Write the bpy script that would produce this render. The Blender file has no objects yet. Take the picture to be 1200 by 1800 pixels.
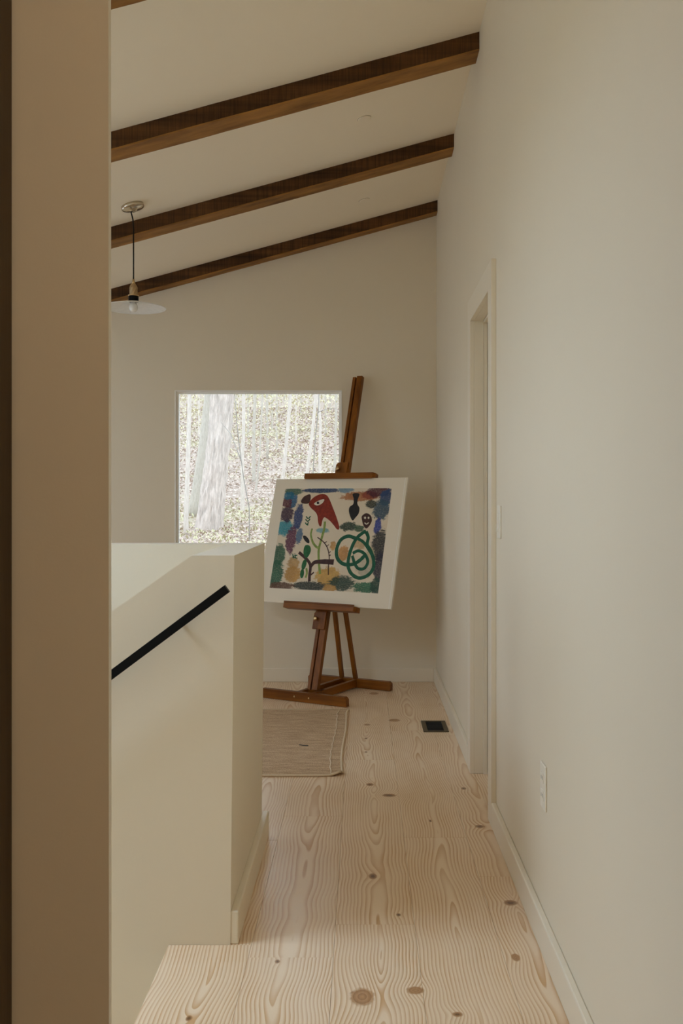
import bpy, bmesh, math, random
from mathutils import Vector, Matrix, noise
random.seed(7)
C = bpy.context.scene.collection
SC = bpy.context.scene

# ------------------------------------------------------------------ camera
EYE = 1.22
cam_d = bpy.data.cameras.new('camera')
cam = bpy.data.objects.new('camera', cam_d); C.objects.link(cam)
cam.location = (0, 0, EYE); cam.rotation_euler = (math.radians(90), 0, 0)
cam_d.sensor_fit = 'VERTICAL'; cam_d.sensor_height = 36.0
cam_d.lens = 1717 / 1800 * 36.0
cam_d.shift_x = -37 / 1800; cam_d.shift_y = -18 / 1800
cam_d.clip_start = 0.02; cam_d.clip_end = 500
SC.camera = cam

# ------------------------------------------------------------------ world, lights, exposure
w = bpy.data.worlds.new('overcast_sky'); SC.world = w; w.use_nodes = True
wt = w.node_tree; wt.nodes.clear()
_o = wt.nodes.new('ShaderNodeOutputWorld'); _b = wt.nodes.new('ShaderNodeBackground')
_tc = wt.nodes.new('ShaderNodeTexCoord'); _sx = wt.nodes.new('ShaderNodeSeparateXYZ')
_r = wt.nodes.new('ShaderNodeValToRGB')
wt.links.new(_tc.outputs['Generated'], _sx.inputs[0]); wt.links.new(_sx.outputs['Z'], _r.inputs[0])
_r.color_ramp.elements[0].position = 0.0; _r.color_ramp.elements[0].color = (0.68, 0.80, 0.96, 1)
_r.color_ramp.elements[1].position = 1.0; _r.color_ramp.elements[1].color = (0.75, 0.85, 1.0, 1)
wt.links.new(_r.outputs[0], _b.inputs[0]); _b.inputs[1].default_value = 3.3
wt.links.new(_b.outputs[0], _o.inputs[0])

def area_light(name, loc, rot, sx, sy, power, col=(0.82, 0.92, 1.0)):
    d = bpy.data.lights.new(name, 'AREA'); d.shape = 'RECTANGLE'; d.size = sx; d.size_y = sy
    d.energy = power; d.color = col
    o = bpy.data.objects.new(name, d); C.objects.link(o); o.location = loc; o.rotation_euler = rot
    return o
R90 = math.radians(90)
# daylight through the openings: tall windows in the left wall, a roof window above the stair
COOL = (0.50, 0.69, 0.97)
area_light('daylight_middle_window', (-3.27, 4.02, 1.45), (0, -R90, 0), 1.5, 0.8, 2, COOL)
area_light('daylight_far_window', (-3.27, 5.95, 1.45), (0, -R90, 0), 1.5, 0.8, 2, COOL)
area_light('daylight_roof_window', (-2.25, 2.25, 2.80), (0, 0, 0), 1.25, 1.0, 72, COOL)
area_light('hall_fill_light', (0.30, -0.55, 2.45), (math.radians(40), 0, 0), 0.3, 0.3, 6.4, (1.0, 0.84, 0.66))  # added warm fill behind the camera to brighten the wall end, no fixture

SC.view_settings.view_transform = 'Standard'; SC.view_settings.look = 'None'
SC.view_settings.exposure = 0.0; SC.view_settings.gamma = 1.0
SC.view_settings.use_curve_mapping = False
SC.cycles.use_denoising = True
SC.cycles.max_bounces = 14; SC.cycles.diffuse_bounces = 10; SC.cycles.transparent_max_bounces = 16
SC.cycles.sample_clamp_indirect = 6.0

# ------------------------------------------------------------------ mesh helpers
class MB:
    def __init__(s): s.v = []; s.f = []
    def add(s, vs, fs):
        n = len(s.v); s.v += [tuple(p) for p in vs]; s.f += [tuple(i + n for i in f) for f in fs]; return s
    def box(s, a, b, tf=None):
        (x0, y0, z0), (x1, y1, z1) = a, b
        vs = [(x0, y0, z0), (x1, y0, z0), (x1, y1, z0), (x0, y1, z0), (x0, y0, z1), (x1, y0, z1), (x1, y1, z1), (x0, y1, z1)]
        if tf: vs = [tf(*p) for p in vs]
        return s.add(vs, [(0, 3, 2, 1), (4, 5, 6, 7), (0, 1, 5, 4), (1, 2, 6, 5), (2, 3, 7, 6), (3, 0, 4, 7)])
    def prism(s, poly, a, b, tf):      # poly of (p, q); tf(p, q, t) maps to 3-D
        n = len(poly)
        vs = [tf(p, q, a) for p, q in poly] + [tf(p, q, b) for p, q in poly]
        return s.add(vs, [tuple(range(n - 1, -1, -1)), tuple(range(n, 2 * n))] + [(i, (i + 1) % n, n + (i + 1) % n, n + i) for i in range(n)])
    def tube(s, pts, rad, seg=12, cap=True):
        pts = [Vector(p) for p in pts]; rings = []
        for i, p in enumerate(pts):
            t = (pts[min(i + 1, len(pts) - 1)] - pts[max(i - 1, 0)]).normalized()
            a = Vector((0, 0, 1)) if abs(t.z) < .9 else Vector((1, 0, 0))
            e1 = t.cross(a).normalized(); e2 = t.cross(e1)
            r = rad[i] if isinstance(rad, (list, tuple)) else rad
            rings.append([p + r * (math.cos(2 * math.pi * k / seg) * e1 + math.sin(2 * math.pi * k / seg) * e2) for k in range(seg)])
        vs = [q for r in rings for q in r]; fs = []
        for i in range(len(pts) - 1):
            for k in range(seg):
                fs.append((i * seg + k, i * seg + (k + 1) % seg, (i + 1) * seg + (k + 1) % seg, (i + 1) * seg + k))
        if cap: fs += [tuple(range(seg - 1, -1, -1)), tuple((len(pts) - 1) * seg + k for k in range(seg))]
        return s.add(vs, fs)
    def lathe(s, prof, seg=32, c=(0, 0, 0), tf=None):
        vs = []; fs = []
        for r, z in prof:
            for k in range(seg):
                a = 2 * math.pi * k / seg; p = Vector((r * math.cos(a), r * math.sin(a), z))
                vs.append(tf @ p if tf else p + Vector(c))
        for i in range(len(prof) - 1):
            for k in range(seg):
                fs.append((i * seg + k, i * seg + (k + 1) % seg, (i + 1) * seg + (k + 1) % seg, (i + 1) * seg + k))
        if prof[0][0] > 0: fs.append(tuple(range(seg - 1, -1, -1)))
        if prof[-1][0] > 0: fs.append(tuple((len(prof) - 1) * seg + k for k in range(seg)))
        return s.add(vs, fs)
    def build(s, name, mat, parent=None, bevel=0, smooth=False, seg=2):
        me = bpy.data.meshes.new(name); me.from_pydata(s.v, [], s.f)
        bm = bmesh.new(); bm.from_mesh(me)
        bmesh.ops.remove_doubles(bm, verts=bm.verts, dist=1e-6)
        bmesh.ops.recalc_face_normals(bm, faces=bm.faces)
        bm.to_mesh(me); bm.free()
        me.materials.append(mat)
        if smooth: me.shade_smooth()
        o = bpy.data.objects.new(name, me); C.objects.link(o)
        if parent: o.parent = parent
        if bevel:
            m = o.modifiers.new('bevel', 'BEVEL'); m.width = bevel; m.segments = seg; m.limit_method = 'ANGLE'; m.angle_limit = 0.7
        return o
def empty(name, loc=(0, 0, 0), rot=(0, 0, 0)):
    o = bpy.data.objects.new(name, None); C.objects.link(o); o.location = loc; o.rotation_euler = rot
    o.empty_display_size = 0.05; return o
def tag(o, label, cat, group=None):
    o['label'] = label; o['category'] = cat
    if group: o['group'] = group
    return o
def struct(o): o['kind'] = 'structure'; return o

# ------------------------------------------------------------------ material helpers
class NT:
    def __init__(s, name):
        s.m = bpy.data.materials.new(name); s.m.use_nodes = True; s.t = s.m.node_tree; s.t.nodes.clear()
        s.out = s.t.nodes.new('ShaderNodeOutputMaterial'); s.p = s.t.nodes.new('ShaderNodeBsdfPrincipled')
        s.t.links.new(s.p.outputs[0], s.out.inputs[0])
    def put(s, sock, v):
        if isinstance(v, bpy.types.NodeSocket): s.t.links.new(v, sock)
        elif v is not None:
            if sock.type == 'RGBA' and len(v) == 3: v = (*v, 1)
            sock.default_value = v
    def n(s, typ, ins=(), **props):
        nd = s.t.nodes.new(typ)
        for k, v in props.items(): setattr(nd, k, v)
        for k, v in (ins.items() if isinstance(ins, dict) else enumerate(ins)): s.put(nd.inputs[k], v)
        return nd
    def math(s, op, a, b=None, c=None):
        nd = s.n('ShaderNodeMath', operation=op); s.put(nd.inputs[0], a); s.put(nd.inputs[1], b); s.put(nd.inputs[2], c); return nd.outputs[0]
    def vmath(s, op, a, b=None):
        nd = s.n('ShaderNodeVectorMath', operation=op); s.put(nd.inputs[0], a); s.put(nd.inputs[1], b)
        return nd.outputs['Value'] if op in ('LENGTH', 'DOT_PRODUCT', 'DISTANCE') else nd.outputs[0]
    def mix(s, f, a, b, mode='MIX'):
        nd = s.n('ShaderNodeMix', data_type='RGBA', blend_type=mode); s.put(nd.inputs[0], f); s.put(nd.inputs[6], a); s.put(nd.inputs[7], b); return nd.outputs[2]
    def ramp(s, f, stops):
        nd = s.n('ShaderNodeValToRGB'); s.put(nd.inputs[0], f); e = nd.color_ramp.elements
        while len(e) < len(stops): e.new(0.5)
        for el, (p, c) in zip(e, stops): el.position = p; el.color = (*c, 1) if len(c) == 3 else c
        return nd.outputs[0]
    def noise(s, vec, scale, detail=2, rough=.5):
        nd = s.n('ShaderNodeTexNoise'); s.put(nd.inputs['Vector'], vec); nd.inputs['Scale'].default_value = scale
        nd.inputs['Detail'].default_value = detail; nd.inputs['Roughness'].default_value = rough; return nd.outputs[0]
    def coord(s, which='Object'): return s.n('ShaderNodeTexCoord').outputs[which]
    def scale(s, vec, sc):
        nd = s.n('ShaderNodeMapping'); s.put(nd.inputs[0], vec); nd.inputs['Scale'].default_value = sc; return nd.outputs[0]
    def mr(s, v, a, b, c, d, smooth=False):
        nd = s.n('ShaderNodeMapRange'); s.put(nd.inputs[0], v)
        for i, q in enumerate((a, b, c, d)): nd.inputs[i + 1].default_value = q
        nd.interpolation_type = 'SMOOTHSTEP' if smooth else 'LINEAR'; return nd.outputs[0]
    def bump(s, h, strength=.1, dist=.01):
        nd = s.n('ShaderNodeBump'); s.put(nd.inputs['Height'], h); nd.inputs['Strength'].default_value = strength
        nd.inputs['Distance'].default_value = dist; s.t.links.new(nd.outputs[0], s.p.inputs['Normal'])
    def fin(s, col=None, rough=.5, metal=0, spec=.5):
        s.put(s.p.inputs['Base Color'], col); s.put(s.p.inputs['Roughness'], rough)
        s.p.inputs['Metallic'].default_value = metal; s.p.inputs['Specular IOR Level'].default_value = spec; return s.m

def paint(name, col, rough=.55, var=.03, spec=.3):
    t = NT(name); c = t.coord()
    n1 = t.noise(c, 1.6, 3); n2 = t.noise(c, 260, 2)
    a = tuple(x * (1 - var) for x in col); b = tuple(min(1, x * (1 + var)) for x in col)
    t.bump(n2, .06, .002)
    return t.fin(t.mix(n1, a, b), rough, 0, spec)
def plain(name, col, rough=.4, metal=0, spec=.5, nscale=40, var=.12):
    t = NT(name); n1 = t.noise(t.coord(), nscale, 3)
    a = tuple(x * (1 - var) for x in col); b = tuple(min(1, x * (1 + var)) for x in col)
    return t.fin(t.mix(n1, a, b), rough, metal, spec)
def stained_wood(name, dark, light, axis, rough=.45, grain=26, spec=.25, saw=False):
    """Brown wood with streaks along one axis ('x', 'y', 'z')."""
    t = NT(name); c = t.coord(); k = 'xyz'.index(axis)
    sc = [grain, grain, grain]; sc[k] = grain * .045
    v = t.scale(c, sc); n1 = t.noise(v, 1, 5, .6); n2 = t.noise(c, 3.2, 3)
    f = t.math('ADD', t.math('MULTIPLY', n1, .75), t.math('MULTIPLY', n2, .35))
    col = t.ramp(f, [(.36, dark), (.72, light)])
    h = n1
    if saw:      # rough sawn marks across the beam
        sw = [5, 5, 5]; sw[k] = 130
        n3 = t.noise(t.scale(c, sw), 1, 2)
        col = t.mix(t.mr(n3, .42, .7, 0, .45), col, tuple(x * .45 for x in dark)); h = t.math('ADD', n1, n3)
    t.bump(h, .25, .003)
    return t.fin(col, rough, 0, spec)

WALL = (0.745, 0.665, 0.515)
M_wall = paint('wall_paint', WALL)
M_ceil = paint('ceiling_paint', (0.92, 0.835, 0.68), .7)
M_trim = paint('trim_paint', (0.765, 0.685, 0.535), .38, .02, .4)
M_stub = paint('hall_paint', (0.78, 0.71, 0.575))
M_white = paint('window_paint', (0.91, 0.895, 0.84), .4)
M_dark_door = stained_wood('dark_door_wood', (0.045, 0.026, 0.008), (0.085, 0.052, 0.018), 'z', .5)
M_beam = stained_wood('rough_beam_wood', (0.018, 0.0075, 0.002), (0.15, 0.066, 0.019), 'x', .75, 20, .2, True)
M_beam_under = stained_wood('golden_beam_underside', (0.12, 0.050, 0.010), (0.40, 0.19, 0.042), 'x', .6, 16, .25)  # lighter, more golden wood colour for the downward beam faces
M_easel_u = stained_wood('easel_wood_across', (0.10, 0.028, 0.002), (0.29, 0.100, 0.008), 'x', .38)
M_easel_v = stained_wood('easel_wood_along', (0.10, 0.028, 0.002), (0.29, 0.100, 0.008), 'y', .38)
M_easel_z = stained_wood('easel_wood_upright', (0.10, 0.028, 0.002), (0.29, 0.100, 0.008), 'z', .38)
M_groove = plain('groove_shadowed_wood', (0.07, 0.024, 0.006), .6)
M_black = plain('black_metal', (0.004, 0.004, 0.004), .4, 0, .13)
M_brass = plain('aged_brass', (0.62, 0.44, 0.22), .3, 1)
M_nickel = plain('warm_nickel', (0.66, 0.58, 0.45), .22, 1)
M_cap = plain('knurled_brass', (0.50, 0.36, 0.20), .38, .8)
M_shade = plain('white_enamel', (0.80, 0.80, 0.77), .3)
M_bulb = plain('frosted_bulb', (0.86, 0.84, 0.78), .25)
M_plastic = plain('white_plastic', (0.80, 0.745, 0.62), .35)
M_shadow_gap = plain('cap_gap', (0.40, 0.34, 0.25), .8)
M_slot = plain('dark_slot', (0.05, 0.045, 0.04), .6)
M_vent = plain('bronze_vent_metal', (0.085, 0.062, 0.030), .45, .3)
M_ventdark = plain('vent_well', (0.006, 0.006, 0.005), .8)
M_mat = paint('mat_board_paper', (0.78, 0.70, 0.55), .6, .015, .2)
M_edge = plain('board_edge', (0.88, 0.86, 0.80), .35)
M_sub = plain('subfloor', (0.10, 0.07, 0.045), .9)

def glass_mat():
    t = NT('window_glass'); nt = t.t; nt.nodes.remove(t.p)
    tr = nt.nodes.new('ShaderNodeBsdfTransparent'); gl = nt.nodes.new('ShaderNodeBsdfGlossy'); mx = nt.nodes.new('ShaderNodeMixShader')
    fr = nt.nodes.new('ShaderNodeFresnel'); fr.inputs[0].default_value = 1.45
    tr.inputs[0].default_value = (0.97, 0.985, 0.975, 1); gl.inputs['Roughness'].default_value = .02
    nt.links.new(fr.outputs[0], mx.inputs[0]); nt.links.new(tr.outputs[0], mx.inputs[1]); nt.links.new(gl.outputs[0], mx.inputs[2])
    nt.links.new(mx.outputs[0], t.out.inputs[0]); return t.m
M_glass = glass_mat()

# pine planks: rings of a sawn log, cathedral figure, knots at fixed places on the floor
KNOTS = [(0.033, 3.183, 0.014, 0.026, 1), (-0.001, 2.408, 0.030, 0.044, 0), (0.132, 2.439, 0.022, 0.020, 0), (0.226, 2.325, 0.013, 0.012, 1),
         (0.45, 2.971, 0.022, 0.022, 1), (0.41, 2.615, 0.012, 0.022, 0), (0.106, 2.885, 0.007, 0.011, 1), (-0.41, 2.307, 0.008, 0.013, 1),
         (-0.226, 2.592, 0.007, 0.012, 1), (0.032, 4.215, 0.017, 0.022, 1), (0.111, 4.06, 0.030, 0.022, 1), (0.178, 5.455, 0.034, 0.036, 0),
         (0.025, 5.344, 0.018, 0.022, 0), (0.44, 3.669, 0.018, 0.02, 1), (0.259, 3.734, 0.005, 0.016, 1),
         (0.018, 5.035, 0.008, 0.016, 1), (0.017, 4.761, 0.007, 0.014, 1), (0.072, 6.216, 0.03, 0.04, 0), (0.43, 4.156, 0.012, 0.018, 1)]
def pine():
    t = NT('pale_pine'); c = t.coord(); sp = t.n('ShaderNodeSeparateXYZ', [c]); x, y = sp.outputs[0], sp.outputs[1]
    at = lambda nm: t.n('ShaderNodeAttribute', attribute_type='OBJECT', attribute_name=nm).outputs['Fac']
    gc, gd, gs = at('grain_centre'), at('grain_depth'), at('grain_seed')
    xr = t.math('SUBTRACT', x, gc)
    cv = t.n('ShaderNodeCombineXYZ', [gs, t.math('MULTIPLY', y, 1.0), gs]).outputs[0]
    nlow = t.noise(cv, .62, 1.5, .45)
    hgt = t.math('ADD', gd, t.math('MULTIPLY', t.math('SUBTRACT', nlow, .5), .20))
    cv2 = t.n('ShaderNodeCombineXYZ', [t.math('MULTIPLY', x, 5.0), t.math('MULTIPLY', y, 1.1), gs]).outputs[0]
    wob = t.math('MULTIPLY', t.math('SUBTRACT', t.noise(cv2, 1.6, 3, .55), .5), .016)
    cv4 = t.n('ShaderNodeCombineXYZ', [gs, t.math('MULTIPLY', y, 3.1), gs]).outputs[0]
    xr = t.math('ADD', xr, t.math('MULTIPLY', t.math('SUBTRACT', t.noise(cv4, 1.0, 1), .5), .05))
    r = t.math('SQRT', t.math('ADD', t.math('MULTIPLY', xr, xr), t.math('MULTIPLY', hgt, hgt)))
    r = t.math('ADD', r, wob)
    kn = None; kd = None
    for kx, ky, rx, ry, dk in KNOTS:
        v = t.vmath('MULTIPLY', t.vmath('SUBTRACT', c, (kx, ky, 0)), (1 / rx, 1 / ry, 0))
        d = t.vmath('LENGTH', v)
        g = t.math('POWER', 2.7183, t.math('MULTIPLY', t.math('MULTIPLY', d, d), -.16))
        r = t.math('ADD', r, t.math('MULTIPLY', g, min(.03, rx * .9)))
        kn = d if kn is None else t.math('MINIMUM', kn, d)
        if dk: kd = d if kd is None else t.math('MINIMUM', kd, d)
    ring = t.math('FRACT', t.math('DIVIDE', r, .0098))
    fine = t.noise(t.scale(c, (900, 12, 1)), 1, 3, .6)
    tone = t.noise(t.n('ShaderNodeCombineXYZ', [gs, t.math('MULTIPLY', y, .5), t.math('MULTIPLY', x, 6.0)]).outputs[0], 1.4, 3)
    base = t.mix(tone, (0.80, 0.62, 0.41), (0.88, 0.72, 0.53))
    base = t.mix(t.math('MULTIPLY', fine, .22), base, (0.60, 0.43, 0.26))
    late = t.ramp(ring, [(0, (0, 0, 0)), (.38, (.08, .08, .08)), (.80, (.85, .85, .85)), (.93, (1, 1, 1)), (1, (0, 0, 0))])
    wide = t.mr(t.noise(cv2, 3.3, 2), .3, .7, .45, .9)
    col = t.mix(t.math('MULTIPLY', late, wide), base, (0.53, 0.275, 0.085))
    ringk = t.math('FRACT', t.math('MULTIPLY', kn, 2.6))
    kcol = t.mix(ringk, (0.46, 0.245, 0.10), (0.31, 0.145, 0.05))
    nz = t.math('MULTIPLY', t.math('SUBTRACT', t.noise(c, 60, 3), .5), .5)
    col = t.mix(t.mr(t.math('ADD', kn, nz), .75, 1.15, .92, 0, True), col, kcol)
    col = t.mix(t.mr(t.math('ADD', kd, nz), .25, .8, .85, 0, True), col, (0.12, 0.055, 0.02))
    rg = t.mr(t.noise(t.scale(c, (30, 3, 1)), 1, 3), .3, .7, .285, .36)
    return t.fin(col, rg, 0, .45)
M_pine = pine()

# ------------------------------------------------------------------ the room shell
XR = 0.501; XL = -3.2; YB = 6.63; GY0, GY1 = 2.69, 3.52; GT = 0.117
SLOPE = 0.272
def ceil_z(x): return EYE + 2.012 + SLOPE * (x - 0.482)

# right wall with its door opening
D0, D1, DH = 3.762, 4.385, 2.032
b = MB(); b.box((XR, -1.0, -2.8), (XR + .118, D0 - .02, 3.6)).box((XR, D1 + .02, -2.8), (XR + .118, YB + .12, 3.6))
b.box((XR, D0 - .02, DH + .02), (XR + .118, D1 + .02, 3.6)).box((XR, D0 - .02, -2.8), (XR + .118, D1 + .02, -.022))
struct(b.build('wall_right', M_wall))
# back wall with the picture window
WX0, WX1, WZ0, WZ1 = -1.274, -0.139, 0.84, 1.977
b = MB(); b.box((XL - .12, YB, -2.8), (WX0, YB + .13, 3.6)).box((WX1, YB, -2.8), (XR, YB + .13, 3.6))
b.box((WX0, YB, WZ1), (WX1, YB + .13, 3.6)).box((WX0, YB, -2.8), (WX1, YB + .13, WZ0))
struct(b.build('wall_back', M_wall))
# left wall with three tall windows
LW = [(2.9, 3.3), (3.62, 4.42), (5.55, 6.35)]; LZ0, LZ1 = 0.68, 2.16
b = MB(); ys = [1.2] + [q for p in LW for q in p] + [YB]
for i in range(0, len(ys), 2): b.box((XL - .12, ys[i], -2.8), (XL, ys[i + 1], 3.0))
for a, c in LW: b.box((XL - .12, a, -2.8), (XL, c, LZ0)).box((XL - .12, a, LZ1), (XL, c, 3.0))
struct(b.build('wall_left', M_wall))
# wall end beside the hall, the hall's own left and rear walls
b = MB()
b.add([(XL - .12, 1.2, -2.8), (-0.3110, 1.2, -2.8), (-0.3110, 1.2, -.1), (-0.3130, 1.2, 3.6), (XL - .12, 1.2, 3.6),
       (XL - .12, 1.29, -2.8), (-0.331, 1.29, -2.8), (-0.331, 1.29, -.1), (-0.333, 1.29, 3.6), (XL - .12, 1.29, 3.6)],
      [(0, 1, 2, 3, 4), (9, 8, 7, 6, 5), (1, 6, 7, 2), (2, 7, 8, 3), (0, 5, 6, 1), (3, 8, 9, 4), (4, 9, 5, 0)])
struct(b.build('wall_front', M_stub))
b = MB(); b.box((-.62, -1.0, -2.8), (-.50, 1.2, 3.6)); struct(b.build('wall_hall', M_stub))
b = MB(); b.box((-.62, -1.12, -2.8), (XR + .118, -1.0, 3.6)); struct(b.build('wall_rear', M_stub))
# ceiling slab with the roof window's opening
RX0, RX1, RY0, RY1 = -2.9, -1.6, 1.75, 2.75
b = MB()
def slab(x0, x1, y0, y1):
    b.prism([(x0, ceil_z(x0)), (x1, ceil_z(x1)), (x1, ceil_z(x1) + .18), (x0, ceil_z(x0) + .18)], y0, y1, lambda p, q, t: (p, t, q))
slab(XL - .12, RX0, -1.12, YB + .13); slab(RX1, XR + .118, -1.12, YB + .13)
slab(RX0, RX1, -1.12, RY0); slab(RX0, RX1, RY1, YB + .13)
struct(b.build('ceiling', M_ceil))

# stair guard: sloped near wall, short end wall, level far wall
XG = -0.353; XI = XG - GT; HG = 1.072
b = MB()
zl = HG - .698 * (2.75 + XI)
b.add([(XI, GY0, -2.8), (XI, GY0, HG), (-2.75, GY0, zl), (-2.75, GY0, -2.8), (XI, GY0 + GT, -2.8), (XI, GY0 + GT, HG), (-2.75, GY0 + GT, zl), (-2.75, GY0 + GT, -2.8)],
      [(0, 1, 2, 3), (7, 6, 5, 4), (1, 5, 6, 2), (2, 6, 7, 3)])
b.add([(XI, GY0, -2.8), (-.364, GY0, -2.8), (-.364, GY0, 0), (XG, GY0, HG), (XI, GY0, HG), (XI, GY1, -2.8), (-.364, GY1, -2.8), (-.364, GY1, 0), (XG, GY1, HG), (XI, GY1, HG)],
      [(0, 1, 2, 3, 4), (9, 8, 7, 6, 5), (1, 6, 7, 2), (2, 7, 8, 3), (3, 8, 9, 4), (4, 9, 5, 0)])
b.box((XL, GY1 - GT, -2.8), (XI, GY1, HG))
struct(b.build('wall_stair', M_wall))

# baseboards
BH = .092; BT = .019
def board(name, a, c): return struct(MB().box(a, c).build(name, M_trim, bevel=.004))
board('baseboard_right', (XR - BT, -1.0, 0), (XR, D0 - .1, BH))
board('baseboard_right_far', (XR - BT, D1 + .1, 0), (XR, YB, BH))
board('baseboard_back', (XL, YB - BT, 0), (XR - BT, YB, BH))
board('baseboard_stair', (-.365, GY0 + .002, 0), (-.342, GY1 + .05, BH))
board('baseboard_hall', (-.5, -1.0, 0), (-.5 + BT, .2, BH))
# door 1: casing, jamb, stop, closed slab
door = struct(empty('door_1', (XR, (D0 + D1) / 2, 0)))
def dp(mb, name, mat=M_trim, bevel=.0015):
    mb.v = [(x - XR, y - (D0 + D1) / 2, z) for x, y, z in mb.v]; return mb.build(name, mat, door, bevel)
CT = .019; CW = .10
dp(MB().box((XR - CT, D0 - CW, 0), (XR, D0, DH + CW)), 'door_casing')
dp(MB().box((XR - CT, D1, 0), (XR, D1 + CW, DH + CW)), 'door_casing')
dp(MB().box((XR - CT, D0, DH), (XR, D1, DH + CW)), 'door_casing')
dp(MB().box((XR, D0 - .02, 0), (XR + .118, D0, DH + .02)), 'door_jamb')
dp(MB().box((XR, D1, 0), (XR + .118, D1 + .02, DH + .02)), 'door_jamb')
dp(MB().box((XR, D0, DH), (XR + .118, D1, DH + .02)), 'door_jamb')
dp(MB().box((XR + .040, D1 - .012, 0), (XR + .058, D1, DH)).box((XR + .040, D0, 0), (XR + .058, D0 + .012, DH)).box((XR + .040, D0 + .012, DH - .012), (XR + .058, D1 - .012, DH)), 'door_stop')
dp(MB().box((XR + .060, D0 + .003, .008), (XR + .100, D1 - .003, DH - .003)), 'door_panel')
# dark door standing open along the hall's left side
door2 = struct(empty('door_2', (-.43, 1.19, 0)))
MB().box((-.035, -.82, .01), (0.0035, 0, 2.03)).build('door_panel', M_dark_door, door2, .002)
# back window: liner, sash frame, pane
win = struct(empty('window_1', ((WX0 + WX1) / 2, YB, WZ0)))
def ring(x0, x1, z0, z1, t, y0, y1):
    m = MB(); m.box((x0, y0, z0), (x0 + t, y1, z1)).box((x1 - t, y0, z0), (x1, y1, z1)).box((x0 + t, y0, z1 - t), (x1 - t, y1, z1)).box((x0 + t, y0, z0), (x1 - t, y1, z0 + t)); return m
def wp(mb, name, mat, root=win, bevel=.001):
    L = root.location; mb.v = [(x - L.x, y - L.y, z - L.z) for x, y, z in mb.v]; return mb.build(name, mat, root, bevel)
wp(ring(WX0, WX1, WZ0, WZ1, .008, YB - .004, YB + .13), 'window_liner', M_white)
wp(ring(WX0 + .008, WX1 - .008, WZ0 + .008, WZ1 - .008, .014, YB + .016, YB + .044), 'window_frame', M_white)
wp(MB().box((WX0 + .02, YB + .027, WZ0 + .02), (WX1 - .02, YB + .033, WZ1 - .02)), 'window_pane', M_glass, bevel=0)
for i, (a, c) in enumerate(LW):
    r_ = struct(empty('window_%d' % (i + 2), (XL, (a + c) / 2, LZ0)))
    m = MB(); t_ = .045
    m.box((XL - .1, a, LZ0), (XL - .05, a + t_, LZ1)).box((XL - .1, c - t_, LZ0), (XL - .05, c, LZ1)).box((XL - .1, a + t_, LZ1 - t_), (XL - .05, c - t_, LZ1)).box((XL - .1, a + t_, LZ0), (XL - .05, c - t_, LZ0 + t_))
    wp(m, 'window_frame', M_white, r_)
m = MB()
r_ = struct(empty('window_5', ((RX0 + RX1) / 2, (RY0 + RY1) / 2, ceil_z((RX0 + RX1) / 2))))
for a, c, y0, y1 in ((RX0, RX0 + .03, RY0, RY1), (RX1 - .03, RX1, RY0, RY1), (RX0 + .03, RX1 - .03, RY0, RY0 + .03), (RX0 + .03, RX1 - .03, RY1 - .03, RY1)):
    m.prism([(a, ceil_z(a) + .08), (c, ceil_z(c) + .08), (c, ceil_z(c) + .16), (a, ceil_z(a) + .16)], y0, y1, lambda p, q, t: (p, t, q))
wp(m, 'window_frame', M_white, r_)

# ------------------------------------------------------------------ plank floor
fl = MB(); fl.box((XL, GY1, -.3), (XR, YB, -.021)).box((-.5325, -1.0, -.3), (XR, GY0, -.021)).box((-.364, GY0, -.3), (XR, GY1, -.021))
floor = struct(fl.build('floor', M_sub))
PW = .228; random.seed(11)
JOINTS = {0: [2.615, 3.79, 5.02], 1: [2.82, 4.62, 6.1], 2: [1.9, 3.55, 5.21], 3: [1.3, 3.18, 5.09], -1: [1.55, 4.45, 5.6]}
cols = range(-14, 4)
for k in cols:
    x0 = -.306 + k * PW; x1 = min(x0 + PW, XR - .003)
    x0 = max(x0, XL)
    if x1 - x0 < .02: continue
    segs = [(-1.0, YB - .002)]
    if k == -1: segs = [(-1.0, GY0 - .001), (GY0, GY1), (GY1 + .001, YB - .002)]
    elif k < -1: segs = [(GY1 + .001, YB - .002)]
    if k == -1: x0 = -.534
    js = JOINTS.get(k) or sorted(random.uniform(3.6, 6.4) for _ in range(2))
    for s0, s1 in segs:
        cuts = [s0] + [j for j in js if s0 + .2 < j < s1 - .2] + [s1]
        X_ = -.3645 if (k == -1 and s0 == GY0) else x0
        for a, c in zip(cuts, cuts[1:]):
            g = .00025; ch = .0006; dz = random.uniform(-.0003, .0003)
            X0, X1, Y0, Y1 = X_ + g, x1 - g, a + g, c - g
            v = [(X0, Y0, -.02), (X1, Y0, -.02), (X1, Y1, -.02), (X0, Y1, -.02),
                 (X0, Y0, -ch + dz), (X1, Y0, -ch + dz), (X1, Y1, -ch + dz), (X0, Y1, -ch + dz),
                 (X0 + ch, Y0 + ch, dz), (X1 - ch, Y0 + ch, dz), (X1 - ch, Y1 - ch, dz), (X0 + ch, Y1 - ch, dz)]
            f = [(0, 3, 2, 1), (8, 9, 10, 11)]
            for i in range(4):
                j = (i + 1) % 4; f += [(i, j, 4 + j, 4 + i), (4 + i, 4 + j, 8 + j, 8 + i)]
            p = MB().add(v, f).build('plank', M_pine, floor)
            p['grain_centre'] = (x0 + x1) / 2 + random.uniform(-.02, .02) if k < 3 else .47
            p['grain_depth'] = random.uniform(.015, .06) * random.choice((1, -1)); p['grain_seed'] = random.uniform(0, 40)

# boards running into the doorway
fd = MB().box((XR - .0028, D0 + .0005, -.02), (XR + .118, D1 - .0005, 0)).build('plank', M_pine, floor)
fd['grain_centre'] = .47; fd['grain_depth'] = .04; fd['grain_seed'] = 9.0
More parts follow.
